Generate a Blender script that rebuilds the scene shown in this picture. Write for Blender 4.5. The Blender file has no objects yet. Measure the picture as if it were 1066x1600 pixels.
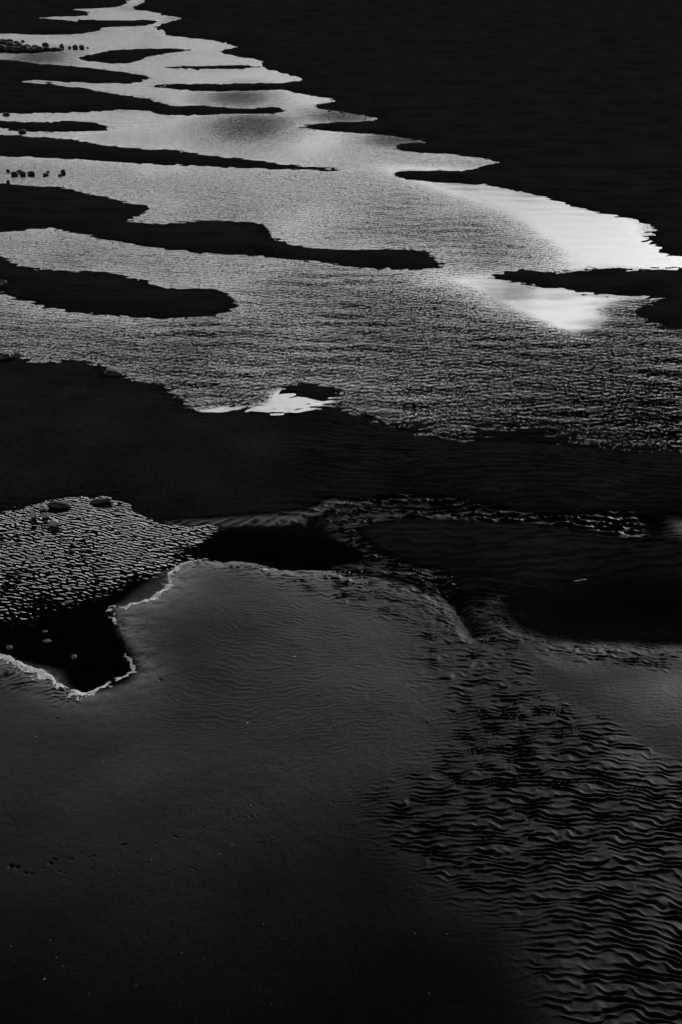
import bpy, math, random
import numpy as np

# ------------------------------------------------------------------ camera
scene = bpy.context.scene
CAM_H = 6.0                       # metres above the water
PITCH = math.radians(25.3)        # looking down
FOC = 2222.0                      # focal length in photograph pixels (50 mm)
cam_d = bpy.data.cameras.new('camera')
cam = bpy.data.objects.new('camera', cam_d)
scene.collection.objects.link(cam)
cam.location = (0, 0, CAM_H)
cam.rotation_euler = (math.pi / 2 - PITCH, 0, 0)
cam_d.sensor_fit = 'VERTICAL'
cam_d.sensor_height = 36.0
cam_d.sensor_width = 24.0
cam_d.lens = 50.0
cam_d.clip_start = 0.1
cam_d.clip_end = 20000
scene.camera = cam

# ------------------------------------------------------------------ sky and sun
SUN_AZ = math.radians(27)         # 0 = straight ahead of the camera, positive = to the right
SUN_EL = math.radians(13)
world = bpy.data.worlds.new('World')
scene.world = world
world.use_nodes = True
wn, wl = world.node_tree.nodes, world.node_tree.links
wn.clear()
def N(nodes, typ, **kw):
    n = nodes.new(typ)
    for k, v in kw.items():
        setattr(n, k, v)
    return n
def mathn(nodes, links, op, a, b=None, c=None, clamp=False):
    n = nodes.new('ShaderNodeMath'); n.operation = op; n.use_clamp = clamp
    for i, v in enumerate((a, b, c)):
        if v is None: continue
        if isinstance(v, (int, float)): n.inputs[i].default_value = v
        else: links.new(v, n.inputs[i])
    return n.outputs[0]
sky = N(wn, 'ShaderNodeTexSky', sky_type='NISHITA', sun_disc=False)
sky.sun_elevation = SUN_EL
sky.sun_rotation = SUN_AZ          # clockwise from +Y
sky.air_density = 1.0
sky.dust_density = 0.6
bw = N(wn, 'ShaderNodeRGBToBW'); wl.new(sky.outputs[0], bw.inputs[0])
tc = N(wn, 'ShaderNodeTexCoord')
sep = N(wn, 'ShaderNodeSeparateXYZ'); wl.new(tc.outputs['Generated'], sep.inputs[0])
# a heavy cloud deck over the whole sky with a clear bright slot above the horizon
mp = N(wn, 'ShaderNodeMapping'); wl.new(tc.outputs['Generated'], mp.inputs[0])
mp.inputs['Scale'].default_value = (1.0, 1.0, 2.2)
mp.inputs['Location'].default_value = (0.35, 0.1, 0.0)
cn = N(wn, 'ShaderNodeTexNoise'); wl.new(mp.outputs[0], cn.inputs['Vector'])
cn.inputs['Scale'].default_value = 4.0
cn.inputs['Detail'].default_value = 5.0
cn.inputs['Roughness'].default_value = 0.5
DECK = 0.397
t = mathn(wn, wl, 'SUBTRACT', cn.outputs[0], 0.5)
t = mathn(wn, wl, 'MULTIPLY_ADD', t, 0.09, sep.outputs[2])
xr = mathn(wn, wl, 'MAXIMUM', sep.outputs[0], -0.03)
xr = mathn(wn, wl, 'MINIMUM', xr, 0.20)
t = mathn(wn, wl, 'MULTIPLY_ADD', xr, 0.45, t)       # the front of the deck runs aslant, lower to the right
t = mathn(wn, wl, 'SUBTRACT', t, DECK - 0.018)
t = mathn(wn, wl, 'DIVIDE', t, 0.036, clamp=True)
inv = mathn(wn, wl, 'SUBTRACT', 1.0, t)
inv = mathn(wn, wl, 'POWER', inv, 2.0)
deck = mathn(wn, wl, 'MULTIPLY_ADD', inv, 0.9992, 0.0008)
low = mathn(wn, wl, 'DIVIDE', sep.outputs[2], 0.36, clamp=True)
low = mathn(wn, wl, 'POWER', low, 3.4)
low = mathn(wn, wl, 'MULTIPLY_ADD', low, 0.96, 0.04)
lum = bw.outputs[0]
lum = mathn(wn, wl, 'MULTIPLY', lum, 11.3)
lum = mathn(wn, wl, 'MULTIPLY', lum, low)       # murk over the horizon
mp2 = N(wn, 'ShaderNodeMapping'); wl.new(tc.outputs['Generated'], mp2.inputs[0])
mp2.inputs['Scale'].default_value = (1.0, 1.0, 3.0); mp2.inputs['Location'].default_value = (0.0, 0.0, 0.0)
cn2 = N(wn, 'ShaderNodeTexNoise'); wl.new(mp2.outputs[0], cn2.inputs['Vector'])
cn2.inputs['Scale'].default_value = 11.0; cn2.inputs['Detail'].default_value = 3.0
wisp = N(wn, 'ShaderNodeMapRange', interpolation_type='SMOOTHSTEP'); wl.new(cn2.outputs[0], wisp.inputs[0])
wisp.inputs[1].default_value = 0.50; wisp.inputs[2].default_value = 0.66; wisp.inputs[3].default_value = 1.0; wisp.inputs[4].default_value = 0.30
lum = mathn(wn, wl, 'MULTIPLY', lum, wisp.outputs[0])      # scattered dark cloud scraps
lum = mathn(wn, wl, 'MULTIPLY', lum, deck)
bg = N(wn, 'ShaderNodeBackground'); bg.inputs[1].default_value = 0.10
wl.new(lum, bg.inputs[0])
wo = N(wn, 'ShaderNodeOutputWorld'); wl.new(bg.outputs[0], wo.inputs[0])

sd_ = bpy.data.lights.new('sun', 'SUN')
sd_.energy = 1.5
sd_.angle = math.radians(6.0)
sd_.color = (1, 1, 1)              # black-and-white photograph
sun = bpy.data.objects.new('sun', sd_)
scene.collection.objects.link(sun)
sun.location = (30, 60, 30)
from mathutils import Vector
sdir = Vector((math.sin(SUN_AZ) * math.cos(SUN_EL), math.cos(SUN_AZ) * math.cos(SUN_EL), math.sin(SUN_EL)))
sun.rotation_euler = (-sdir).to_track_quat('-Z', 'Y').to_euler()

vs = scene.view_settings
vs.view_transform = 'Standard'
vs.look = 'None'
vs.exposure = 0.0
vs.gamma = 1.0
vs.use_curve_mapping = False
scene.render.engine = 'CYCLES'
scene.cycles.max_bounces = 6
scene.cycles.transparent_max_bounces = 8
scene.cycles.caustics_reflective = False
scene.cycles.caustics_refractive = False

# ------------------------------------------------------------------ helpers
sp, cp = math.sin(PITCH), math.cos(PITCH)
def ground(px, py):
    """photograph pixel -> point on the water level plane (metres)"""
    dx = (np.asarray(px, float) - 533.0) / FOC
    dy = (800.0 - np.asarray(py, float)) / FOC
    t = CAM_H / (sp - dy * cp)
    return t * dx, t * (cp + dy * sp)
def lateral_scale(py):
    """photograph pixels per metre across the view at row py"""
    dy = (800.0 - py) / FOC
    return FOC * (sp - dy * cp) / CAM_H

_rng = np.random.RandomState(5)
_PERM = _rng.permutation(512).astype(np.int64)
_ANG = _rng.rand(512) * 2 * np.pi
_GX, _GY = np.cos(_ANG), np.sin(_ANG)
def perlin(x, y, seed=0):
    x = x + seed * 17.31; y = y + seed * 9.77
    xi = np.floor(x).astype(np.int64); yi = np.floor(y).astype(np.int64)
    xf = x - xi; yf = y - yi
    u = xf * xf * xf * (xf * (xf * 6 - 15) + 10)
    v = yf * yf * yf * (yf * (yf * 6 - 15) + 10)
    def g(ix, iy, fx, fy):
        h = _PERM[(_PERM[ix & 511] + iy) & 511]
        return _GX[h] * fx + _GY[h] * fy
    n00 = g(xi, yi, xf, yf); n10 = g(xi + 1, yi, xf - 1, yf)
    n01 = g(xi, yi + 1, xf, yf - 1); n11 = g(xi + 1, yi + 1, xf - 1, yf - 1)
    a = n00 + u * (n10 - n00); b = n01 + u * (n11 - n01)
    return (a + v * (b - a)) * 1.5
def fbm(x, y, oct=4, seed=0, gain=0.5):
    s = 0; a = 1.0
    for o in range(oct):
        s = s + a * perlin(x * 2 ** o, y * 2 ** o, seed + o * 3)
        a *= gain
    return s
def sstep(a, b, x):
    t = np.clip((x - a) / (b - a), 0, 1)
    return t * t * (3 - 2 * t)

def smooth_poly(pts, n=4):
    """closed Catmull-Rom through photograph points"""
    P = np.array(pts, float); out = []
    L = len(P)
    for i in range(L):
        p0, p1, p2, p3 = P[i - 1], P[i], P[(i + 1) % L], P[(i + 2) % L]
        for k in range(n):
            t = k / n
            out.append(0.5 * ((2 * p1) + (-p0 + p2) * t + (2 * p0 - 5 * p1 + 4 * p2 - p3) * t * t + (-p0 + 3 * p1 - 3 * p2 + p3) * t ** 3))
    return np.array(out)
def signed_dist(poly_px, X, Y, n=4):
    """signed distance in metres on the ground, positive inside"""
    P = smooth_poly(poly_px, n) if n > 1 else np.array(poly_px, float)
    P[:, 1] = np.maximum(P[:, 1], -180)
    gx, gy = ground(P[:, 0], P[:, 1])
    best = np.full(X.shape, 1e18); inside = np.zeros(X.shape, bool)
    M = len(gx)
    for i in range(M):
        ax, ay = gx[i], gy[i]; bx, by = gx[(i + 1) % M], gy[(i + 1) % M]
        ex, ey = bx - ax, by - ay
        L2 = ex * ex + ey * ey
        if L2 < 1e-12: continue
        tt = np.clip(((X - ax) * ex + (Y - ay) * ey) / L2, 0, 1)
        d = (X - ax - tt * ex) ** 2 + (Y - ay - tt * ey) ** 2
        best = np.minimum(best, d)
        c = ((ay > Y) != (by > Y))
        if c.any():
            xin = ax + (Y - ay) * ex / (ey if abs(ey) > 1e-12 else 1e-12)
            inside ^= (c & (X < xin))
    return np.where(inside, 1, -1) * np.sqrt(best)

# ------------------------------------------------------------------ outlines read from the photograph
STREAM = [(300,-120),(262,-60),(240,-25),(226,2),(204,13),(222,17),(246,20),(262,26),(290,28),(270,33),(240,43),
 (262,50),(254,55),(300,60),(340,65),(370,74),(348,78),(338,81),(372,89),(405,95),(412,98),(408,104),(440,114),(472,125),
 (450,130),(432,136),(446,142),(490,150),(526,157),(500,162),(486,166),(510,173),(540,175),(565,180),(588,187),
 (556,190),(500,193),(466,198),(500,204),(545,207),(600,212),(660,221),(630,225),(610,230),(640,237),
 (723,243),(778,253),(752,260),(728,266),(660,266),(630,268),(613,274),(640,281),(683,285),(723,287),
 (773,292),(853,310),(903,325),(958,337),(1003,347),(1020,357),(1012,375),(1034,391),(1066,402),(1200,410),(1900,412),
 (1900,425),(1200,421),(1066,418),(1000,422),(958,419),(923,421),(893,425),(850,425),(812,420),(786,425),(765,433),
 (813,442),(853,450),(903,457),(963,462),(1028,465),(1022,473),(984,484),(1010,502),(1066,519),(1200,545),(1900,600),
 (1900,720),(1300,710),(1066,703),(958,700),(913,692),(878,678),(853,663),(803,667),(758,667),(740,676),(705,686),(673,673),(653,662),
 (613,662),(573,650),(533,636),(505,632),(480,640),(440,646),(400,642),(368,636),(345,641),(320,643),(295,630),(270,612),(240,598),
 (200,589),(180,578),(145,567),(115,561),(75,566),(45,562),(25,552),(0,550),(-160,540),(-900,520),(-900,90),(-400,60),
 (-150,58),(0,53),(60,55),(115,54),(150,49),(164,43),(148,40),(110,37),(60,26),(118,26),(147,21),(116,15),
 (160,13),(192,9),(200,2),(215,-25),(235,-60),(270,-120)]
# sandbars lying in the stream: (outline, label)
BARS = [
 ([(-900,66),(-300,60),(-100,55),(0,52),(60,55),(112,53),(150,49),(162,44),(140,38),(118,33),(60,28),(0,25),(-200,20),(-600,20),(-900,30)], 'far left sandbar above the rock pile, darkest strip beside the narrow stream head'),
 ([(112,29),(140,31),(190,32),(246,31),(240,37),(220,41),(185,42),(160,43),(130,38)], 'slim sandbar right below the topmost narrow reach of the stream'),
 ([(115,93),(150,83),(200,77),(280,76),(312,80),(380,82),(310,82),(285,81),(236,88),(215,96),(190,100),(150,97)], 'dark leaf-shaped sandbar right of the rock pile'),
 ([(260,105),(320,103),(385,101),(460,102),(460,105),(405,105),(370,108),(290,109)], 'thinnest long dark sandbar reaching the right bank'),
 ([(226,134),(275,131),(350,131),(430,129),(500,125),(520,133),(430,141),(382,142),(320,143),(262,138)], 'flat dark sandbar joined to the right bank below the thinnest one'),
 ([(-900,90),(-400,84),(-100,90),(0,93),(75,100),(150,107),(200,114),(227,117),(231,124),(210,130),(175,131),(110,129),(50,125),(40,128),(120,136),(170,145),(240,156),(264,164),(320,165),(380,169),(440,168),(443,176),(350,178.5),(270,181),(246,177),(225,173),(180,173),(115,176),(0,178),(-200,180),(-900,190)], 'broad forked dark sandbar below the rock pile at the left edge'),
 ([(-400,182),(-100,186),(0,187),(30,191),(75,190),(115,188.5),(145,191),(183,201.5),(150,205),(100,206),(30,206),(0,200),(-100,198),(-400,197)], 'small pointed dark sandbar at the left edge with one rock on its rim'),
 ([(-900,215),(-400,210),(-100,210),(0,211),(90,215),(150,225),(200,230),(270,235),(320,242),(400,250),(450,257),(530,263.5),(526,268.5),(450,265),(375,263),(300,260),(190,254),(115,249),(0,246),(-200,246),(-900,255)], 'long thin tapering sandbar running from the left edge to mid stream'),
 ([(-900,285),(-300,282),(-100,283),(0,287),(80,292),(150,304),(200,317),(230,322),(238,329),(215,340),(205,346),(260,348),(330,345),(400,348),(425,358),(428,372),(470,385),(540,390),(600,389),(660,390),(674,402),(692,413),(675,422),(600,420),(530,415),(450,406),(370,399),(290,393),(220,385),(150,372),(95,360),(60,358),(0,364),(-200,372),(-900,390)], 'largest wavy dark sandbar stretching from the left edge to the stream centre'),
 ([(-900,395),(-300,392),(-60,396),(0,400),(30,413),(60,420),(150,424),(200,432),(260,448),(290,452),(330,451),(358,461),(371,478),(360,489),(310,496),(230,497),(150,492),(80,482),(30,470),(0,460),(-100,445),(-900,440)], 'rounded dark sandbar with a pale boulder on it at the left edge'),
 ([(436,608),(460,602),(490,600),(520,605),(532,614),(522,624),(505,628),(485,625),(455,618)], 'small rippled oval sandbar beside the bright still pool'),
]
# still pools on the near flats: (outline, label)
POOLS = [
 ([(-900,850),(-300,830),(-80,815),(0,805),(35,792),(65,785),(100,779),(170,779),(190,787),(215,802),(245,815),(280,824),(320,822),(350,822),
   (400,820),(450,821),(490,804),(533,792),(583,780),(658,775),(723,780),(773,795),(820,806),(883,810),(940,808),(983,804),(1013,801),(1066,800),(1400,795),
   (1400,845),(1066,838),(1003,844),(975,833),(933,824),(858,819),(773,809),(683,808),(610,813),(566,820),(552,835),
   (583,855),(623,873),(683,893),(705,920),(735,958),(740,988),(722,984),(698,948),(673,925),(633,902),(583,896),(533,894),(480,893),(435,889),(395,880),(350,877),
   (300,875),(280,884),(265,897),(266,912),(240,932),(210,944),(170,946),(172,965),(190,985),(200,1025),(210,1050),(180,1062),(155,1075),(125,1081),(100,1070),
   (65,1050),(25,1032),(0,1022),(-100,990),(-400,960),(-900,950)], 'winding tide pool, rippled and glittering on the left, black and still at its centre'),
 ([(798,925),(853,915),(943,902),(1066,900),(1500,900),(1500,1000),(1066,1004),(983,1000),(913,1000),(853,990),(808,968)], 'dark shallow tide pool at the right edge between two rippled banks'),
 ([(813,1012),(860,1035),(920,1048),(1000,1050),(1066,1060),(1500,1080),(1500,1300),(1200,1240),(1066,1196),(1013,1175),(968,1145),(933,1122),(883,1100),(850,1075),(835,1045)], 'grey shallow still pool at the right edge fringed by sand ripples'),
]

# ------------------------------------------------------------------ the grid: finer where the camera is near
PX = np.concatenate([[-9000,-5000,-2600,-1400,-800,-500,-350,-260,-210,-180], np.arange(-160, 1226.1, 2.1), [1246,1276,1326,1416,1600,1900,2500,3700,6000,10000]])
PY_core = np.concatenate([np.arange(-60, 700, 1.5), np.arange(700, 1716.1, 1.2)])
PY = np.concatenate([[-248.5,-246,-238,-220,-190,-160,-130,-110,-95,-84,-76,-70,-65], PY_core, [1722,1732,1750,1790,1860,1980,2200,2600]])
NC, NR = len(PX), len(PY)
gX = np.empty((NR, NC)); gY = np.empty((NR, NC))
for j, py in enumerate(PY):
    gX[j], gY[j] = ground(PX, np.full(NC, py))
gPX = np.repeat(PX[None, :], NR, 0); gPY = np.repeat(PY[:, None], NC, 1)

# signed distances on every third line, interpolated
ci = np.unique(np.concatenate([np.arange(0, NC, 3), [NC - 1]]))
cj = np.unique(np.concatenate([np.arange(0, NR, 3), [NR - 1]]))
cX, cY = gX[np.ix_(cj, ci)], gY[np.ix_(cj, ci)]
def upsample(A):
    B = np.empty((len(cj), NC))
    for j in range(len(cj)): B[j] = np.interp(np.arange(NC), ci, A[j])
    C = np.empty((NR, NC))
    k = np.clip(np.searchsorted(cj, np.arange(NR), side='right') - 1, 0, len(cj) - 2)
    w = ((np.arange(NR) - cj[k]) / (cj[k + 1] - cj[k]))[:, None]
    return B[k] * (1 - w) + B[k + 1] * w
def sdist(poly, n=4): return upsample(signed_dist(poly, cX, cY, n))
sd_stream = sdist(STREAM)
sd_pools = [sdist(p) for p, l in POOLS]
sd_bars = [sdist(p) for p, l in BARS]
def soft_mask(poly, w, n=3):
    """1 inside, fading to 0 across w metres"""
    return sstep(-w, w, sdist(poly, n))
def blob(px, py, rx, ry):
    """soft patch centred on a photograph pixel, radii in metres"""
    x, y = ground(px, py)
    return np.exp(-(((gX - x) / rx) ** 2 + ((gY - y) / ry) ** 2))

sd_water = sd_stream
for s in sd_pools[:2]: sd_water = np.maximum(sd_water, s)
sd_isl = sd_bars[0]
for s in sd_bars[1:]: sd_isl = np.maximum(sd_isl, s)
land = np.maximum(-sd_water, sd_isl)          # > 0 on sand
dist = np.hypot(gX, gY)

# --- ragged outlines
wob = 0.05 * fbm(gX * 2.2, gY * 1.3, 4, 11) * np.clip(dist / 18, 0.35, 2.0)
land = land + wob
lip_zone = soft_mask([(-300,990),(0,1010),(150,1040),(160,940),(250,890),(300,868),(330,885),(260,960),(230,1080),(130,1110),(-300,1050)], 0.2)
land = land + lip_zone * (0.030 * fbm(gX * 5, gY * 5, 2, 141) + 0.014 * fbm(gX * 16, gY * 13, 2, 143))

# --- base relief
near_pool = sd_pools[0]
rimL = soft_mask([(-900,760),(250,770),(420,790),(560,850),(560,960),(420,1120),(150,1250),(-900,1250)], 0.8)
hland = 0.05 * np.tanh(np.maximum(land, 0) / (0.55 + 1.6 * rimL)) + 0.035 * np.tanh(np.maximum(land, 0) / 3.0) + rimL * 0.011 * np.tanh(np.maximum(land, 0) / 0.15)
dark_pool = soft_mask([(320,822),(480,800),(660,770),(1066,790),(1300,790),(1300,850),(1000,850),(600,815),(560,840),(640,880),(480,895),(330,880)], 0.25)
depth_max = np.where(sd_pools[0] > -0.5, 0.045 + 0.25 * dark_pool, 0.18)
depth_max = np.where(sd_pools[1] > -0.1, 0.05, depth_max)
hbed = -(depth_max * np.tanh(np.maximum(-land, 0) / 0.8) + rimL * 0.04 * np.tanh(np.maximum(-land, 0) / 0.08))
H = np.where(land > 0, hland, hbed)
# low swells of the flats
H += sstep(0.2, 2.5, land) * 0.035 * fbm(gX * 0.25, gY * 0.22, 3, 31)

# shallow places where the ripple crests come through the water
shal_poly = [(500,800),(560,782),(658,772),(760,788),(860,806),(990,800),(1010,846),(900,826),(690,812),(600,815),(560,835),(640,880),(690,890),(715,925),(690,930),(620,900),(540,900),(510,880),(560,868),(530,850),(505,830)]
shal = soft_mask(shal_poly, 0.10)
H = np.where(land < 0, H * (1 - 0.75 * shal), H)
pj = soft_mask(POOLS[2][0], 0.30)
wet2 = blob(1066, 825, 0.25, 0.35)
H = H * (1 - wet2) + wet2 * 0.006
shal2 = soft_mask([(560,640),(680,670),(760,660),(880,660),(1066,694),(1200,700),(1200,712),(1066,706),(900,700),(700,690),(600,668)], 0.08)
H = np.where(land < 0, H * (1 - 0.8 * shal2), H * (1 - 0.6 * shal2))
edge_spots = sum(blob(x, y, 1.2, 2.2) for x, y in [(1000,374),(1045,408),(930,458),(1010,468),(975,480),(470,345 / 2),(500,176),(480,628)])
H = np.where(land < 0, H * (1 - 0.75 * np.clip(edge_spots, 0, 1)), H)

# --- current ripples in the sand
def sand_ripple(lam, seed, ang=0.0, warp=0.55, aniso=(2.2, 4.5), sharp=1.4):
    c, s = math.cos(ang), math.sin(ang)
    u = gX * c + gY * s; v = -gX * s + gY * c
    w = warp * lam * (1.5 * perlin(u * aniso[0], v * aniso[1], seed) + 0.8 * perlin(u * aniso[0] * 2.6, v * aniso[1] * 1.6, seed + 5)) + 0.35 * fbm(u * 0.35, v * 0.35, 2, seed + 9)
    ph = 2 * np.pi * (v + w) / lam
    ph = ph + 0.45 * np.sin(ph)                       # steep side towards the camera
    p = ((1 + np.cos(ph)) * 0.5) ** sharp
    amp = 0.72 + 0.75 * perlin(u * 5.5, v * 10.0, seed + 2)
    return (p - 0.42) * np.clip(amp, 0.05, 1.4)
m_fore = soft_mask([(636,968),(650,1040),(676,1080),(700,1125),(690,1180),(640,1222),(575,1262),(600,1322),(680,1390),(760,1440),(820,1500),(850,1560),(870,1640),(900,1900),(2200,1900),(2200,1180),(1066,1200),(1013,1180),(960,1146),(925,1122),(880,1103),(845,1078),(830,1040),(870,1050),(1066,1062),(2200,1080),(2200,1000),(1066,1003),(900,1000),(800,968),(790,925),(745,935),(700,930)], 0.32)
m_mid = soft_mask([(470,655),(560,650),(700,690),(900,700),(1066,704),(1700,715),(1700,900),(1066,898),(940,902),(850,914),(790,930),(740,950),(700,915),(680,893),(620,872),(570,850),(560,825),(600,814),(690,810),(560,780),(480,800),(430,800),(470,760),(440,700)], 0.35)
m_top = soft_mask([(290,872),(400,878),(540,893),(620,898),(690,930),(700,980),(640,985),(560,960),(470,930),(400,905),(330,898)], 0.14)
m_soft = soft_mask([(330,960),(420,930),(560,985),(610,1060),(620,1130),(520,1190),(420,1170),(280,1150),(260,1080),(320,1020)], 0.30)
m_lip = soft_mask([(-20,1035),(60,1058),(115,1086),(130,1098),(90,1102),(40,1085),(-60,1060)], 0.05)
m_fan = soft_mask([(250,816),(300,812),(400,806),(480,796),(520,780),(570,795),(510,836),(400,834),(300,834)], 0.10)
rA = sand_ripple(0.060, 1, ang=0.03, warp=0.60, aniso=(4.6, 6.8), sharp=1.3)
rB = sand_ripple(0.12, 21, ang=-0.03, warp=0.4, aniso=(2.2, 4.0))
rC = sand_ripple(0.068, 41, ang=0.1, warp=0.6, aniso=(4.5, 6.0))
rD = sand_ripple(0.055, 61, ang=0.02, warp=0.7, aniso=(3.0, 5.0), sharp=1.0)
rF = sand_ripple(0.105, 81, ang=1.0, warp=0.25, aniso=(1.5, 2.0))
swell = 1.0 + 0.2 * fbm(gX * 0.7, gY * 0.7, 2, 71)
rip = m_fore * 0.0112 * rA * swell + m_mid * 0.022 * rB * (0.8 + shal) + m_top * (1 - m_fore) * 0.011 * rC
rip += m_soft * (1 - m_fore) * 0.0022 * rD + m_lip * 0.008 * rC + m_fan * 0.011 * rF + shal * 0.016 * rC + shal2 * 0.014 * rB
# ripples along every drowned shore, and faint ones over all the flats
shore = np.exp(-(land / 0.22) ** 2) * np.clip(dist / 20, 0.25, 1.3)
rip += shore * (1 - rimL) * 0.006 * rC
rE = sand_ripple(0.21, 101, ang=0.0, warp=0.5, aniso=(1.6, 2.2), sharp=1.2)
far_w = sstep(11, 16, dist)
rip += far_w * sstep(0.1, 0.7, land) * 0.0045 * rE * np.clip(0.35 + 1.2 * fbm(gX * 0.35, gY * 0.3, 2, 151), 0, 1.2)
rip += far_w * np.exp(-(land / 0.30) ** 2) * 0.022 * rE
rip += 0.8 * soft_mask(POOLS[2][0], 0.3) * (1 - m_fore) * 0.0125 * rA
rip *= (1 - 0.8 * wet2)
flat_level = -0.012 + 0.026 * soft_mask(POOLS[2][0], 0.30)
flooded = sstep(-0.0015, 0.0015, flat_level - rip)
rip = np.maximum(rip, flat_level + 0.0018 * rD)
H = H + rip
H += sstep(0.1, 0.8, land) * sstep(14, 20, dist) * 0.022 * fbm(gX * 0.7, gY * 2.6, 4, 121, 0.6)
# outermost raggedness and lumps
H += (1 - 0.9 * pj) * 0.004 * fbm(gX * 9, gY * 7, 3, 51) * (0.25 + np.exp(-(land / 0.3) ** 2))

# eroded lip of the near pool
H += rimL * 0.004 * np.exp(-((land - 0.03) / 0.08) ** 2) * fbm(gX * 12, gY * 9, 3, 53)

# --- bird tracks and small pits in the smooth foreground sand
PITS = [(21,1293,1.6),(20,1368,3.2),(30,1370,2.6),(82,1363,3.0),(88,1358,2.2),(43,1379,2),(52,1381,1.6),(95,1377,1.5),(104,1380,1.4),(70,1372,1.3),
 (114,1357,1.4),(108,1358,1.1),(141,1354,1.5),(147,1352,1.5),(192,1334,1.8),(197,1333,1.5),(189,1349,1.1),(146,1373,1.2),(180,1378,1.2),(187,1376,1.2),(222,1375,1.2),
 (232,1362,1.3),(246,1332,1.3),(272,1319,1.5),(277,1321,1.4),(304,1371,1.4),(300,1369,1),(320,1305,1.2),(326,1303,1.2),(350,1366,1.3),(365,1293,1.2),(374,1291,1.2),(382,1290,1.4),
 (393,1288,1.6),(403,1286,1.4),(394,1269,1.3),(427,1318,1),(432,1319,1),(400,1330,1),(406,1331,1),(412,1331,1),(334,1406,1.2),(264,1376,1.1),(90,1127,1.5),(252,1066,2.2),
 (230,977,1.4),(262,974,1),(272,971,1),(278,971,1),(385,1105,1.4),(540,1311,1.4),(546,1310,1.1),(666,1140,1.6),(520,1265,1.3),(604,1245,1.2),(557,1271,1.2),(610,1128,1)]
for px, py, r in PITS:
    x, y = ground(px, py)
    r *= 0.0036
    i0, i1 = np.searchsorted(PX, [px - 25, px + 25]); j0, j1 = np.searchsorted(PY, [py - 25, py + 25])
    sl = (slice(j0, j1), slice(i0, i1))
    d2 = ((gX[sl] - x) / (1.5 * r)) ** 2 + ((gY[sl] - y) / (1.4 * r)) ** 2
    H[sl] -= 1.5 * r * np.exp(-d2)
# shallow run-off grooves on the far right bank
def groove(pts, w, d):
    global H
    gx, gy = ground([p[0] for p in pts], [p[1] for p in pts])
    best = np.full(cX.shape, 1e9)
    for i in range(len(gx) - 1):
        ex, ey = gx[i + 1] - gx[i], gy[i + 1] - gy[i]
        tt = np.clip(((cX - gx[i]) * ex + (cY - gy[i]) * ey) / (ex * ex + ey * ey), 0, 1)
        best = np.minimum(best, np.hypot(cX - gx[i] - tt * ex, cY - gy[i] - tt * ey))
    H = H - d * np.exp(-(upsample(best) / w) ** 2)
groove([(935,120),(945,150),(975,178),(1020,190),(1066,205),(1200,225)], 0.15, 0.03)
groove([(965,185),(1000,163),(1035,145),(1100,125),(1200,110)], 0.2, 0.04)
groove([(1015,160),(1016,180),(1035,195),(1066,198)], 0.12, 0.025)
# the little washed-out gully at the end of the pool
groove([(690,915),(712,945),(730,975),(742,992)], 0.07, 0.03)
for k in range(9):
    x0 = 702 + k * 3; y0 = 928 + k * 6
    groove([(x0, y0), (x0 + 18, y0 + 5 + k), (x0 + 38, y0 + 16 + k)], 0.018, 0.009)

wetness = np.clip(0.55 * np.exp(-np.maximum(land, 0) / 0.5) + sstep(-0.02, 0.03, -H), 0, 1)
m_near = soft_mask([(-900,1030),(0,1020),(120,1080),(215,1050),(175,950),(300,872),(540,893),(690,930),(740,985),(800,985),(860,1006),(1066,1012),(1500,1020),(2000,2400),(-900,2400)], 0.10)
damp = np.clip(m_near * (0.85 + 0.25 * fbm(gX * 0.8, gY * 0.8, 3, 95)), 0, 1)
lipwet = m_near * rimL * np.exp(-np.maximum(land, 0) / 0.16)
film = m_near * (0.29 + 0.29 * sstep(4.6, 1.2, land)) * (1 + 0.10 * fbm(gX * 0.8, gY * 0.8, 3, 95))
film = np.maximum(film * (1 - m_fore) + 0.49 * m_fore, 0.0)
film = film * (1 - 0.20 * pj)
fringe = np.clip(m_fan + shal + 0.25 * shal2, 0, 1) * 0.62
wetness = np.clip(np.maximum(np.maximum(0.11 * wetness, film), np.maximum(fringe, 0.02 * m_mid)) + 0.42 * lipwet + 0.42 * wet2, 0, 1)

def height_at(px, py):
    i = np.clip(np.searchsorted(PX, px), 0, NC - 1); j = np.clip(np.searchsorted(PY, py), 0, NR - 1)
    return float(H[j, i])

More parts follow.
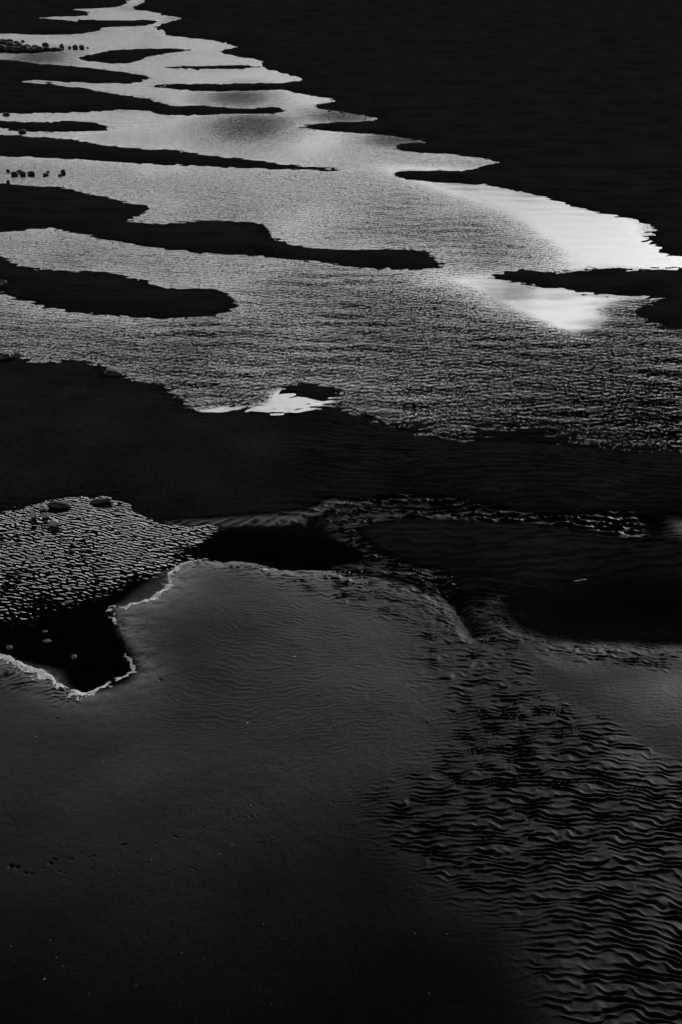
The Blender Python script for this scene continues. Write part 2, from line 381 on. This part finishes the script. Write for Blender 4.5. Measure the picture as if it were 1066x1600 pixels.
# ------------------------------------------------------------------ materials
def material(name):
    m = bpy.data.materials.new(name); m.use_nodes = True
    m.node_tree.nodes.clear()
    return m, m.node_tree.nodes, m.node_tree.links
def sand_material():
    m, n, l = material('wet_sand')
    out = N(n, 'ShaderNodeOutputMaterial'); b = N(n, 'ShaderNodeBsdfPrincipled')
    geo = N(n, 'ShaderNodeNewGeometry')
    at = N(n, 'ShaderNodeAttribute', attribute_name='wetness')
    n1 = N(n, 'ShaderNodeTexNoise'); l.new(geo.outputs['Position'], n1.inputs['Vector'])
    n1.inputs['Scale'].default_value = 1.3; n1.inputs['Detail'].default_value = 6
    n2 = N(n, 'ShaderNodeTexNoise'); l.new(geo.outputs['Position'], n2.inputs['Vector'])
    n2.inputs['Scale'].default_value = 22; n2.inputs['Detail'].default_value = 5; n2.inputs['Roughness'].default_value = 0.85
    r1 = N(n, 'ShaderNodeMapRange'); l.new(n1.outputs[0], r1.inputs[0])
    r1.inputs[1].default_value = .3; r1.inputs[2].default_value = .7; r1.inputs[3].default_value = .72; r1.inputs[4].default_value = 1.28
    r2 = N(n, 'ShaderNodeMapRange'); l.new(n2.outputs[0], r2.inputs[0])
    r2.inputs[1].default_value = .3; r2.inputs[2].default_value = .7; r2.inputs[3].default_value = .45; r2.inputs[4].default_value = 1.55
    base = mathn(n, l, 'MULTIPLY_ADD', at.outputs['Fac'], -0.080, 0.0215)
    base = mathn(n, l, 'MAXIMUM', base, 0.005)
    c = mathn(n, l, 'MULTIPLY', base, r1.outputs[0]); c = mathn(n, l, 'MULTIPLY', c, r2.outputs[0])
    l.new(c, b.inputs['Base Color'])
    ro = mathn(n, l, 'SUBTRACT', 0.95, at.outputs['Fac'])
    ro = mathn(n, l, 'MULTIPLY', ro, r1.outputs[0]); ro = mathn(n, l, 'MAXIMUM', ro, 0.12)
    l.new(ro, b.inputs['Roughness'])
    spc = mathn(n, l, 'POWER', at.outputs['Fac'], 4.0)
    spc = mathn(n, l, 'MULTIPLY', spc, 0.75)
    l.new(spc, b.inputs['Specular IOR Level'])
    bump = N(n, 'ShaderNodeBump'); bump.inputs['Strength'].default_value = 0.8; bump.inputs['Distance'].default_value = 0.007
    l.new(n2.outputs[0], bump.inputs['Height']); l.new(bump.outputs[0], b.inputs['Normal'])
    l.new(b.outputs[0], out.inputs[0])
    return m
def water_material():
    m, n, l = material('water')
    out = N(n, 'ShaderNodeOutputMaterial')
    fr = N(n, 'ShaderNodeFresnel'); fr.inputs[0].default_value = 1.333
    gb = N(n, 'ShaderNodeNewGeometry')
    l.new(mathn(n, l, 'MULTIPLY_ADD', gb.outputs['Backfacing'], 1 / 1.333 - 1.333, 1.333), fr.inputs[0])
    # short wind ripples: a field of facet slopes, as strong as the 'ripple' attribute says
    geo = N(n, 'ShaderNodeNewGeometry')
    ra = N(n, 'ShaderNodeAttribute', attribute_name='ripple')
    mpw = N(n, 'ShaderNodeMapping'); l.new(geo.outputs['Position'], mpw.inputs[0])
    mpw.inputs['Scale'].default_value = (42.0, 105.0, 1.0); mpw.inputs['Rotation'].default_value = (0, 0, 0.12)
    nz = N(n, 'ShaderNodeTexNoise'); l.new(mpw.outputs[0], nz.inputs['Vector'])
    nz.inputs['Scale'].default_value = 1.0; nz.inputs['Detail'].default_value = 1.5; nz.inputs['Roughness'].default_value = 0.5
    def ripple_lines(lam, ang, dist, seed):
        mw = N(n, 'ShaderNodeMapping'); l.new(geo.outputs['Position'], mw.inputs[0])
        mw.inputs['Rotation'].default_value = (0, 0, ang); mw.inputs['Location'].default_value = (seed, seed * .7, 0)
        wv = N(n, 'ShaderNodeTexWave', wave_type='BANDS', bands_direction='Y', wave_profile='SIN'); l.new(mw.outputs[0], wv.inputs[0])
        wv.inputs['Scale'].default_value = 2 * math.pi / (20 * lam); wv.inputs['Distortion'].default_value = dist
        wv.inputs['Detail'].default_value = 2.0; wv.inputs['Detail Scale'].default_value = 0.9; wv.inputs['Detail Roughness'].default_value = 0.6
        return mathn(n, l, 'SUBTRACT', wv.outputs['Fac'], 0.5)
    pa = N(n, 'ShaderNodeAttribute', attribute_name='pool_ripple')
    ls = mathn(n, l, 'ADD', ripple_lines(0.13, 0.30, 5.0, 1.0), ripple_lines(0.11, -0.35, 5.0, 2.0))
    ls = mathn(n, l, 'MULTIPLY', ls, ra.outputs['Fac']); ls = mathn(n, l, 'MULTIPLY', ls, 0.30)
    lp = mathn(n, l, 'MULTIPLY_ADD', ripple_lines(0.046, 0.42, 9.0, 3.0), 1.25, mathn(n, l, 'MULTIPLY', ripple_lines(0.070, -0.30, 6.0, 4.0), 0.55))
    lp = mathn(n, l, 'MULTIPLY', lp, pa.outputs['Fac']); lp = mathn(n, l, 'MULTIPLY', lp, 0.34)
    ln = mathn(n, l, 'ADD', ls, lp)
    lv = N(n, 'ShaderNodeCombineXYZ'); l.new(ln, lv.inputs[1])
    sub = N(n, 'ShaderNodeVectorMath', operation='SUBTRACT'); l.new(nz.outputs['Color'], sub.inputs[0]); sub.inputs[1].default_value = (.5, .5, .5)
    mul = N(n, 'ShaderNodeVectorMath', operation='MULTIPLY'); l.new(sub.outputs[0], mul.inputs[0]); mul.inputs[1].default_value = (1.8, 5.2, 0.0)
    sc = N(n, 'ShaderNodeVectorMath', operation='SCALE'); l.new(mul.outputs[0], sc.inputs[0]); l.new(ra.outputs['Fac'], sc.inputs['Scale'])
    ad = N(n, 'ShaderNodeVectorMath', operation='ADD'); l.new(sc.outputs[0], ad.inputs[0]); l.new(lv.outputs[0], ad.inputs[1])
    # ripples lean: their faces towards the camera are the steep ones
    sx = N(n, 'ShaderNodeSeparateXYZ'); l.new(ad.outputs[0], sx.inputs[0])
    lean = mathn(n, l, 'MINIMUM', sx.outputs[1], mathn(n, l, 'MULTIPLY', sx.outputs[1], 0.30))
    lean = mathn(n, l, 'MULTIPLY_ADD', ra.outputs['Fac'], -0.19, lean)   # the faces one sees at this slant are mostly the near ones
    cx = N(n, 'ShaderNodeCombineXYZ'); l.new(sx.outputs[0], cx.inputs[0]); l.new(lean, cx.inputs[1])
    ad = N(n, 'ShaderNodeVectorMath', operation='ADD'); l.new(cx.outputs[0], ad.inputs[0]); l.new(geo.outputs['Normal'], ad.inputs[1])
    nm = N(n, 'ShaderNodeVectorMath', operation='NORMALIZE'); l.new(ad.outputs[0], nm.inputs[0])
    l.new(nm.outputs[0], fr.inputs['Normal'])
    gl = N(n, 'ShaderNodeBsdfGlossy'); l.new(nm.outputs[0], gl.inputs['Normal']); gl.inputs['Roughness'].default_value = 0.05; gl.inputs['Color'].default_value = (1, 1, 1, 1)
    at = N(n, 'ShaderNodeAttribute', attribute_name='depth')
    e = mathn(n, l, 'MULTIPLY', at.outputs['Fac'], -18.0)
    e = mathn(n, l, 'EXPONENT', e)
    tr = N(n, 'ShaderNodeBsdfTransparent'); l.new(e, tr.inputs[0])
    mx = N(n, 'ShaderNodeMixShader'); l.new(fr.outputs[0], mx.inputs[0]); l.new(tr.outputs[0], mx.inputs[1]); l.new(gl.outputs[0], mx.inputs[2])
    l.new(mx.outputs[0], out.inputs[0])
    return m
def rock_material(name, col, rough):
    m, n, l = material(name)
    out = N(n, 'ShaderNodeOutputMaterial'); b = N(n, 'ShaderNodeBsdfPrincipled')
    tcx = N(n, 'ShaderNodeTexCoord')
    n1 = N(n, 'ShaderNodeTexNoise'); l.new(tcx.outputs['Object'], n1.inputs['Vector']); n1.inputs['Scale'].default_value = 14; n1.inputs['Detail'].default_value = 8
    r1 = N(n, 'ShaderNodeMapRange'); l.new(n1.outputs[0], r1.inputs[0]); r1.inputs[1].default_value = .3; r1.inputs[2].default_value = .7
    r1.inputs[3].default_value = col * .55; r1.inputs[4].default_value = col * 1.45
    l.new(r1.outputs[0], b.inputs['Base Color']); b.inputs['Roughness'].default_value = rough
    bump = N(n, 'ShaderNodeBump'); bump.inputs['Strength'].default_value = 0.5; bump.inputs['Distance'].default_value = 0.01
    l.new(n1.outputs[0], bump.inputs['Height']); l.new(bump.outputs[0], b.inputs['Normal'])
    l.new(b.outputs[0], out.inputs[0])
    return m
M_SAND = sand_material(); M_WATER = water_material()
M_ROCK = rock_material('dark_rock', 0.012, 0.6); M_PALE = rock_material('pale_rock', 0.10, 0.45); M_SHELL = rock_material('shell', 0.75, 0.35)
M_LIGHT = rock_material('light_rock', 0.30, 0.55); M_GREY = rock_material('grey_rock', 0.05, 0.6)

# ------------------------------------------------------------------ mesh from the grid
def grid_normals(Z):
    P = np.stack([gX, gY, Z], -1)
    di = np.gradient(P, axis=1); dj = np.gradient(P, axis=0)
    n = np.cross(dj, di) * 1.0
    n /= np.maximum(np.linalg.norm(n, axis=-1, keepdims=True), 1e-12)
    n[n[..., 2] < 0] *= -1
    return n
def grid_object(name, Z, facemask, mat, normals, attr=None):
    """an object from the marked cells of the grid"""
    jj, ii = np.nonzero(facemask)
    if len(jj) == 0: return None
    idx = np.stack([jj * NC + ii, (jj + 1) * NC + ii, (jj + 1) * NC + ii + 1, jj * NC + ii + 1], 1)
    used, inv = np.unique(idx.ravel(), return_inverse=True)
    co = np.stack([gX.ravel()[used], gY.ravel()[used], Z.ravel()[used]], 1).astype(np.float32)
    me = bpy.data.meshes.new(name)
    nf = len(jj)
    me.vertices.add(len(used)); me.vertices.foreach_set('co', co.ravel())
    me.loops.add(nf * 4); me.loops.foreach_set('vertex_index', inv.astype(np.int32).ravel())
    me.polygons.add(nf)
    me.polygons.foreach_set('loop_start', (np.arange(nf) * 4).astype(np.int32))
    me.polygons.foreach_set('use_smooth', np.ones(nf, bool))
    me.update(calc_edges=True)
    for an, av in (attr or []):
        a = me.attributes.new(an, 'FLOAT', 'POINT')
        a.data.foreach_set('value', av.ravel()[used].astype(np.float32))
    if normals is not None:
        me.normals_split_custom_set_from_vertices(normals.reshape(-1, 3)[used].astype(np.float32))
    me.materials.append(mat)
    o = bpy.data.objects.new(name, me); scene.collection.objects.link(o)
    return o
def cell(A):
    return 0.25 * (A[:-1, :-1] + A[1:, :-1] + A[:-1, 1:] + A[1:, 1:])
def cellmin(A):
    return np.minimum(np.minimum(A[:-1, :-1], A[1:, :-1]), np.minimum(A[:-1, 1:], A[1:, 1:]))

nrm = grid_normals(H)
# each sandbar out of the stream is a piece of its own; banks and bed are one sheet
bars_c = np.stack([cell(s) for s in sd_bars], 0)
owner = np.argmax(bars_c, 0)
in_bar = (np.max(bars_c, 0) > -0.25) & (cell(sd_stream) > 0.05)
for k, (poly, label) in enumerate(BARS):
    o = grid_object('sandbar', H, in_bar & (owner == k), M_SAND, nrm, [('wetness', wetness)])
    if o:
        o['kind'] = 'structure'; o['label'] = label; o['category'] = 'sandbar'
o = grid_object('sand_flat', H, ~in_bar, M_SAND, nrm, [('wetness', wetness)])
o['kind'] = 'structure'; o['label'] = 'wide dark wet sand flat with ripple marks around the pools and stream'; o['category'] = 'sand'

# ------------------------------------------------------------------ water
def wavelets(lmin, lmax, mean, spread, n, seed):
    """short-crested wind ripples: many plane waves, unit slope"""
    r = np.random.RandomState(seed)
    wx = gX + 0.10 * fbm(gX * 1.1, gY * 1.1, 2, seed); wy = gY + 0.10 * fbm(gX * 1.1, gY * 1.1, 2, seed + 4)
    z = np.zeros(gX.shape)
    for i in range(n):
        lam = lmin + (lmax - lmin) * r.rand(); k = 2 * math.pi / lam
        a = mean + spread * r.randn()
        z += np.cos(k * (wx * math.sin(a) + wy * math.cos(a)) + r.rand() * 6.28) / k
    return z * math.sqrt(2.0 / n)
w1 = wavelets(0.09, 0.15, 0.15, 0.55, 18, 1)
w2 = wavelets(0.036, 0.066, 0.45, 0.6, 22, 2)
w3 = wavelets(0.30, 0.60, 0.10, 0.30, 8, 3)
calm = np.zeros(gX.shape)
for poly, w in [([(585,262),(650,290),(730,322),(795,354),(845,396),(875,428),(1200,432),(1200,380),(1060,375),(1020,335),(900,300),(800,272),(640,258)], 0.75),
                ([(672,434),(718,454),(780,492),(840,524),(910,542),(965,524),(1000,505),(985,485),(1060,462),(960,442),(880,436),(770,424)], 0.55),
                ([(300,642),(350,632),(400,632),(430,606),(460,612),(530,620),(505,640),(440,655),(330,650)], 0.12),
                ([(290,870),(300,850),(330,832),(400,800),(450,780),(540,765),(680,750),(1066,790),(1300,790),(1300,850),(1066,850),(700,830),(620,840),(760,960),(740,1000),(640,920),(480,900)], 0.14),
                ([(300,868),(220,890),(140,925),(60,950),(0,985),(-200,1030),(120,1100),(230,1060),(215,980),(290,905)], 0.40),
                (POOLS[2][0], 0.2),
                ([(790,915),(830,915),(870,960),(920,1000),(800,990)], 0.15)]:
    calm = np.maximum(calm, soft_mask(poly, w))
far_calm = sstep(330, 190, gPY) * 0.72
gust = np.clip(0.85 + 0.45 * fbm(gX * 0.45, gY * 0.25, 3, 7), 0.25, 1.6)
amp = (1 - calm) * (1 - far_calm) * gust
amp *= 1 + 0.7 * sstep(380, 620, gPY) * sstep(760, 700, gPY)
amp *= 1 - 0.35 * soft_mask([(640,575),(800,560),(960,545),(1300,560),(1300,720),(900,700),(700,690),(600,650)], 1.0)
paws = 0
for bx_, by_, rx_, ry_ in [(392,196,0.9,1.8),(372,151,0.8,1.6),(628,217,0.8,1.2),(300,30,0.7,3.0),(540,180,0.8,1.2),(60,92,1.0,2.0)]:
    paws = paws + 3.8 * blob(bx_, by_, rx_, ry_)                 # cat's paws of wind
lee = 1 - 0.55 * np.exp(-np.maximum(-land, 0) / 0.5)
in_pool = sstep(715, 760, gPY)
in_k = soft_mask(POOLS[1][0], 0.1)
Zs = amp * lee * (0.05 * w1 + 0.02 * w2 + 0.02 * w3)
Zp = amp * (0.035 * w2 + 0.02 * w1)
Z = Zs * (1 - in_pool) + Zp * in_pool * (1 - 0.72 * in_k) * 1.3 * np.clip(0.95 + 0.9 * fbm(gX * 2.2, gY * 1.6, 3, 161), 0.15, 1.7)
Z += 0.0015 * w2 * (1 - far_calm) + 0.0015 * w3
ripple = np.clip((amp + paws) * (0.4 + 0.6 * lee), 0, 3.6) * (0.22 + 0.78 * sstep(760, 690, gPY)) * (1 - 0.8 * soft_mask(POOLS[1][0], 0.2)) * 0.5
pool_ripple = np.clip(amp, 0, 1.3) * in_pool * (1 - 0.72 * in_k) * 1.3 * np.clip(0.95 + 0.9 * fbm(gX * 2.2, gY * 1.6, 3, 161), 0.15, 1.7)
wn_ = grid_normals(Z)
depth = np.maximum(Z - H, 0)
wet_c = cellmin(H) < 0.004
water_parts = [('stream', sd_stream, 'wind-rippled silvery tidal stream winding between the dark sandbars')] + \
              [('tide_pool', sd_pools[k], POOLS[k][1]) for k in range(2)]
allw = np.stack([cell(p[1]) for p in water_parts], 0)
own = np.argmax(allw, 0); near_w = np.max(allw, 0) > -0.9
for k, (name, s, label) in enumerate(water_parts):
    o = grid_object(name, Z, wet_c & near_w & (own == k), M_WATER, wn_, [('depth', depth), ('ripple', ripple), ('pool_ripple', pool_ripple)])
    if o:
        o['kind'] = 'structure'; o['label'] = label; o['category'] = 'stream' if name == 'stream' else 'tide pool'

# ------------------------------------------------------------------ bright wet-edge highlight on the near pool lip, added as a white strip
M_RIM_HIGHLIGHT = rock_material('rim_highlight', 0.92, 0.8)  # near-white colour stands in for light glinting off the wet edge
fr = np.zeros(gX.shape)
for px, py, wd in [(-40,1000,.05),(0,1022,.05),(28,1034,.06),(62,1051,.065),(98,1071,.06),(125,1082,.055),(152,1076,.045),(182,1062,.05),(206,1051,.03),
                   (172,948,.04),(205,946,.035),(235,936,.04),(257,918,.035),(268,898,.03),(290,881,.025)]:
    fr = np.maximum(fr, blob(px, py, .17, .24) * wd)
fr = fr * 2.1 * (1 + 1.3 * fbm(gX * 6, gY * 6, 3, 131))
rel = 1 - np.maximum(land, 0) / np.maximum(fr, 1e-4)     # 1 at the waterline, 0 at the upper limit of the strip
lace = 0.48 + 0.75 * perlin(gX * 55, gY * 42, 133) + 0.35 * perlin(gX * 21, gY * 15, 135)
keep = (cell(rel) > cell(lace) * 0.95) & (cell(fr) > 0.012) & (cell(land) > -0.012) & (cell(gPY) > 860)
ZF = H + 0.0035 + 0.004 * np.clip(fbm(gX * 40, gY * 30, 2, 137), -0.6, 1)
o = grid_object('painted_rim_highlight', ZF, keep, M_RIM_HIGHLIGHT, grid_normals(ZF))
o['kind'] = 'stuff'; o['label'] = 'thin bright painted highlight along the lip of the dark left pool'; o['category'] = 'foam'  # not real foam: white strip stands in for the wet-edge highlight

# ------------------------------------------------------------------ rocks
import bmesh
def rock(name, px, py, wpx, hpx, mat, label, group=None, angular=0.0, seed=0, depth_ratio=0.8, sink=0.25, rotz=0.0, cat='rock', flat=False):
    """px,py: centre of its foot in the photograph; wpx,hpx: its width and height there"""
    s = lateral_scale(py)
    w = wpx / s; h = hpx / s
    x, y = ground(px, py)
    z0 = max(height_at(px, py), 0.0) if not flat else 0.0
    bm = bmesh.new()
    bmesh.ops.create_icosphere(bm, subdivisions=3, radius=1.0)
    r = random.Random(seed * 7 + 3)
    planes = []
    for i in range(13):
        v = Vector((r.gauss(0, 1), r.gauss(0, 1), r.gauss(0, 1) * 0.7)).normalized()
        planes.append((v, 0.48 + 0.25 * r.random()))
    from mathutils import noise as mnoise
    off = Vector((seed * 3.1, seed * 1.7, seed * 0.9))
    for v in bm.verts:
        p = v.co.copy()
        if angular > 0:
            for nn, dd in planes:
                q = p.dot(nn)
                if q > dd: p -= nn * (q - dd) * angular
        p *= 1.0 + 0.20 * mnoise.noise(p * 1.3 + off) + 0.06 * mnoise.noise(p * 3.7 + off)
        v.co = Vector((p.x * w / 2, p.y * w * depth_ratio / 2, p.z * h / 2 / (1 - sink * 0.5)))
    for f in bm.faces: f.smooth = angular < 0.5
    me = bpy.data.meshes.new(name); bm.to_mesh(me); bm.free(); me.materials.append(mat)
    o = bpy.data.objects.new(name, me); scene.collection.objects.link(o)
    o.location = (x, y, z0 + h / 2 * (1 - sink)); o.rotation_euler = (r.uniform(-.15, .15), r.uniform(-.15, .15), rotz)
    o['label'] = label; o['category'] = cat
    if group: o['group'] = group
    return o

# pile at the far left of the stream
G = 'rocks of the far left pile'
random.seed(4)
pile = [(2,79,20,10),(15,80,18,8),(27,81,17,8),(38,80,18,9),(50,81,16,7),(61,80,16,8),(73,79,15,6),(84,79,14,5),(92,79,11,4),
        (3,73,20,9),(16,73,18,8),(29,74,15,7),(42,75,14,6),(55,76,13,6),(3,67,17,6),(15,67,14,6),(26,69,13,5)]
ORD = ['first', 'second', 'third', 'fourth', 'fifth', 'sixth', 'seventh', 'eighth', 'ninth']
rows = ['front', 'middle', 'rear']
for i, (x, y, w, h) in enumerate(pile):
    row, k = (0, i) if i < 9 else (1, i - 9) if i < 14 else (2, i - 14)
    rock('rock', x, y, w, h, M_ROCK, 'dark rounded rock, %s from the left in the %s row of the far left pile' % (ORD[k], rows[row]), G, seed=i + 1)
rock('rock', 72, 75, 12, 8, M_ROCK, 'highest dark rock on top of the right half of the far pile', G, seed=31, sink=0.0)
rock('rock', 97, 76, 8, 8, M_ROCK, 'dark upright rock ending the far pile on its right', G, seed=32)
rock('rock', 109, 76, 6, 4, M_ROCK, 'tiny dark rock between the far pile and two joined rocks', seed=33)
rock('rock', 118, 76, 9, 6, M_ROCK, 'left of two joined dark rocks right of the far pile', seed=34)
rock('rock', 128, 76, 9, 6, M_ROCK, 'right of two joined dark rocks right of the far pile', seed=35)
rock('rock', 137, 75.5, 5, 2, M_ROCK, 'rightmost speck of rock barely above water past the far pile', seed=36)
rock('rock', 36, 65.5, 6, 3, M_ROCK, 'lone small rock behind the far pile', seed=37)
# row of stones in shallow water above the largest sandbar
rock('rock', 13, 268, 6, 4, M_ROCK, 'smallest dark stone at the left end of the row above the largest sandbar', seed=41)
rock('rock', 23, 274, 12, 6, M_ROCK, 'flat dark stone, second from the left in the row in shallow water', seed=42, rotz=0.2)
rock('rock', 31, 270, 10, 5, M_ROCK, 'dark stone leaning behind a larger one in the row in shallow water', seed=43)
rock('rock', 36, 274, 11, 7, M_ROCK, 'larger sloping dark stone in the middle of the row in shallow water', seed=44, rotz=-0.4)
rock('rock', 49, 273, 12, 6, M_ROCK, 'flat oval dark stone just right of the middle of the row', seed=45)
rock('rock', 72, 274, 12, 5, M_ROCK, 'low wedge-shaped dark stone standing apart in the row', seed=46, rotz=0.4, angular=0.6)
rock('rock', 75, 270, 6, 3, M_ROCK, 'small dark stone tucked behind the wedge-shaped stone', seed=47)
rock('rock', 99, 271, 11, 7, M_ROCK, 'blocky dark stone at the right end of the row in shallow water', seed=48, angular=0.5)
rock('rock', 94, 275, 6, 3, M_ROCK, 'small dark stone in front of the blocky end stone', seed=49)
rock('rock', 13, 286, 6, 5, M_ROCK, 'single dark stone on the far rim of the largest sandbar', seed=50)
rock('rock', 5, 447, 14, 9, M_GREY, 'pale grey boulder half buried in the rounded sandbar at the left edge', seed=51)
rock('rock', 10, 180, 12, 4, M_ROCK, 'low dark rock in the water above the small pointed sandbar', seed=52)
rock('rock', 35, 207, 13, 5, M_ROCK, 'dark rock on the near rim of the small pointed sandbar', seed=53)
# bank of the near flat, left
rock('rock', 27, 560, 16, 11, M_GREY, 'rough grey rock at the stream bank by the left edge', seed=54, angular=0.5)
rock('rock', 10, 564, 22, 9, M_ROCK, 'flat dark rock slab at the stream bank touching the left edge', seed=55, angular=0.4)
rock('rock', 155, 573, 6, 5, M_ROCK, 'small round dark pebble on the bank edge above the sand clod', seed=56)
rock('sand_clod', 174, 586, 36, 7, M_ROCK, 'crumbling clod of wet sand slumped at the stream bank', seed=57, cat='sand clod', rotz=-0.5, angular=0.7, sink=0.5)
rock('rock', 240, 601, 8, 5, M_ROCK, 'left of two small dark pebbles on the sloping stream bank', seed=58)
rock('rock', 252, 603, 9, 6, M_ROCK, 'right of two small dark pebbles on the sloping stream bank', seed=59)
# rocks in the head of the tide pool
rock('rock', 93, 792, 36, 9, M_ROCK, 'smooth dark dome-shaped boulder at the head of the tide pool', seed=61, sink=0.4, depth_ratio=0.5)
rock('rock', 157, 785, 35, 7, M_ROCK, 'low black boulder half sunk right of the dome-shaped one', seed=62, sink=0.4, depth_ratio=0.45)
rock('rock', 68, 797, 18, 12, M_LIGHT, 'pale rough rock highest of the light cluster in the tide pool', seed=63, angular=0.8)
rock('rock', 53, 809, 16, 11, M_LIGHT, 'pale jagged rock at the left of the light cluster with a black shadow', seed=64, angular=0.9)
rock('rock', 70, 808, 12, 9, M_LIGHT, 'small whitish rock at the middle of the light cluster', seed=65, angular=0.8)
rock('rock', 85, 821, 21, 15, M_LIGHT, 'pale triangular rock nearest the camera in the light cluster', seed=66, angular=1.0, rotz=0.5)
rock('rock', 112, 862, 9, 4, M_ROCK, 'little dark stone among the glittering ripples of the tide pool', seed=67)
# stones in the calm end
rock('rock', 116, 1028, 9, 6, M_PALE, 'small round stone with a bright top alone in the dark calm pool', seed=71)
rock('rock', 15, 1013, 10, 5, M_PALE, 'small pale stone in the pool beside the left edge', seed=72)
rock('rock', 10, 1052, 10, 6, M_PALE, 'small pale stone lying on the sand lip by the left edge', seed=73)
rock('rock', 74, 1002, 13, 1.5, M_GREY, 'flat grey stone just breaking the calm pool surface', seed=74)
rock('rock', 107, 941, 15, 2, M_GREY, 'flat grey stone at the border of ripples and calm water', seed=75)
rock('rock', 70, 987, 9, 1.5, M_GREY, 'faint small stone above the flat grey stone in the calm pool', seed=76)

# ------------------------------------------------------------------ shell fragments
def shell_mesh():
    bm = bmesh.new(); top = bm.verts.new((0, -0.45, 0.10)); rings = []
    for r in (0.35, 0.7, 1.0):
        ring = []
        for k in range(11):
            a = math.radians(-70 + 14 * k)
            rib = 1 + 0.06 * (k % 2)
            ring.append(bm.verts.new((r * math.sin(a) * rib, -0.45 + r * math.cos(a) * rib, 0.42 * math.sin(min(1, (1 - r) + .12) * 1.6) * rib)))
        rings.append(ring)
    for k in range(10):
        bm.faces.new((top, rings[0][k + 1], rings[0][k]))
        for q in (0, 1): bm.faces.new((rings[q][k], rings[q][k + 1], rings[q + 1][k + 1], rings[q + 1][k]))
    bmesh.ops.recalc_face_normals(bm, faces=bm.faces)
    me = bpy.data.meshes.new('shell_fragment'); bm.to_mesh(me); bm.free(); me.materials.append(M_SHELL)
    md = None
    return me
SM = shell_mesh()
shells = [(72,1546,5,'largest white shell fragment on the dark sand by the bottom left corner'),(387,1139,3,'white shell fragment just below the faint ripples of the near bank'),
 (461,1034,2.6,'tiny white shell fragment in the middle of the near bank'),(393,1270,3,'white shell fragment beside a short row of bird tracks'),
 (803,1279,2.6,'tiny white shell fragment among the strong sand ripples on the right'),(670,1567,3,'white shell fragment near the bottom edge below the last ripples')]
small = [(20,1495),(90,1512),(80,1485),(285,1502),(214,1553),(412,1457),(238,1356),(363,1333),(57,1157),(162,1199),(652,1394),(698,1472),(649,1472),(521,1137),(344,1347),(101,1525),(141,1567),(424,1582),(320,1511)]
rr = random.Random(9)
for px, py, w, lab in shells + [(a, b, 1.9, 'minute white shell speck scattered on the smooth near sand') for a, b in small]:
    o = bpy.data.objects.new('shell_fragment', SM); scene.collection.objects.link(o)
    x, y = ground(px, py); r = w / lateral_scale(py) / 2
    o.location = (x, y, height_at(px, py) + r * 0.15); o.scale = (r, r, r); o.rotation_euler = (rr.uniform(-.3, .3), rr.uniform(-.3, .3), rr.uniform(0, 6.28))
    o['label'] = lab; o['category'] = 'shell'; o['group'] = 'shell fragments on the near sand'
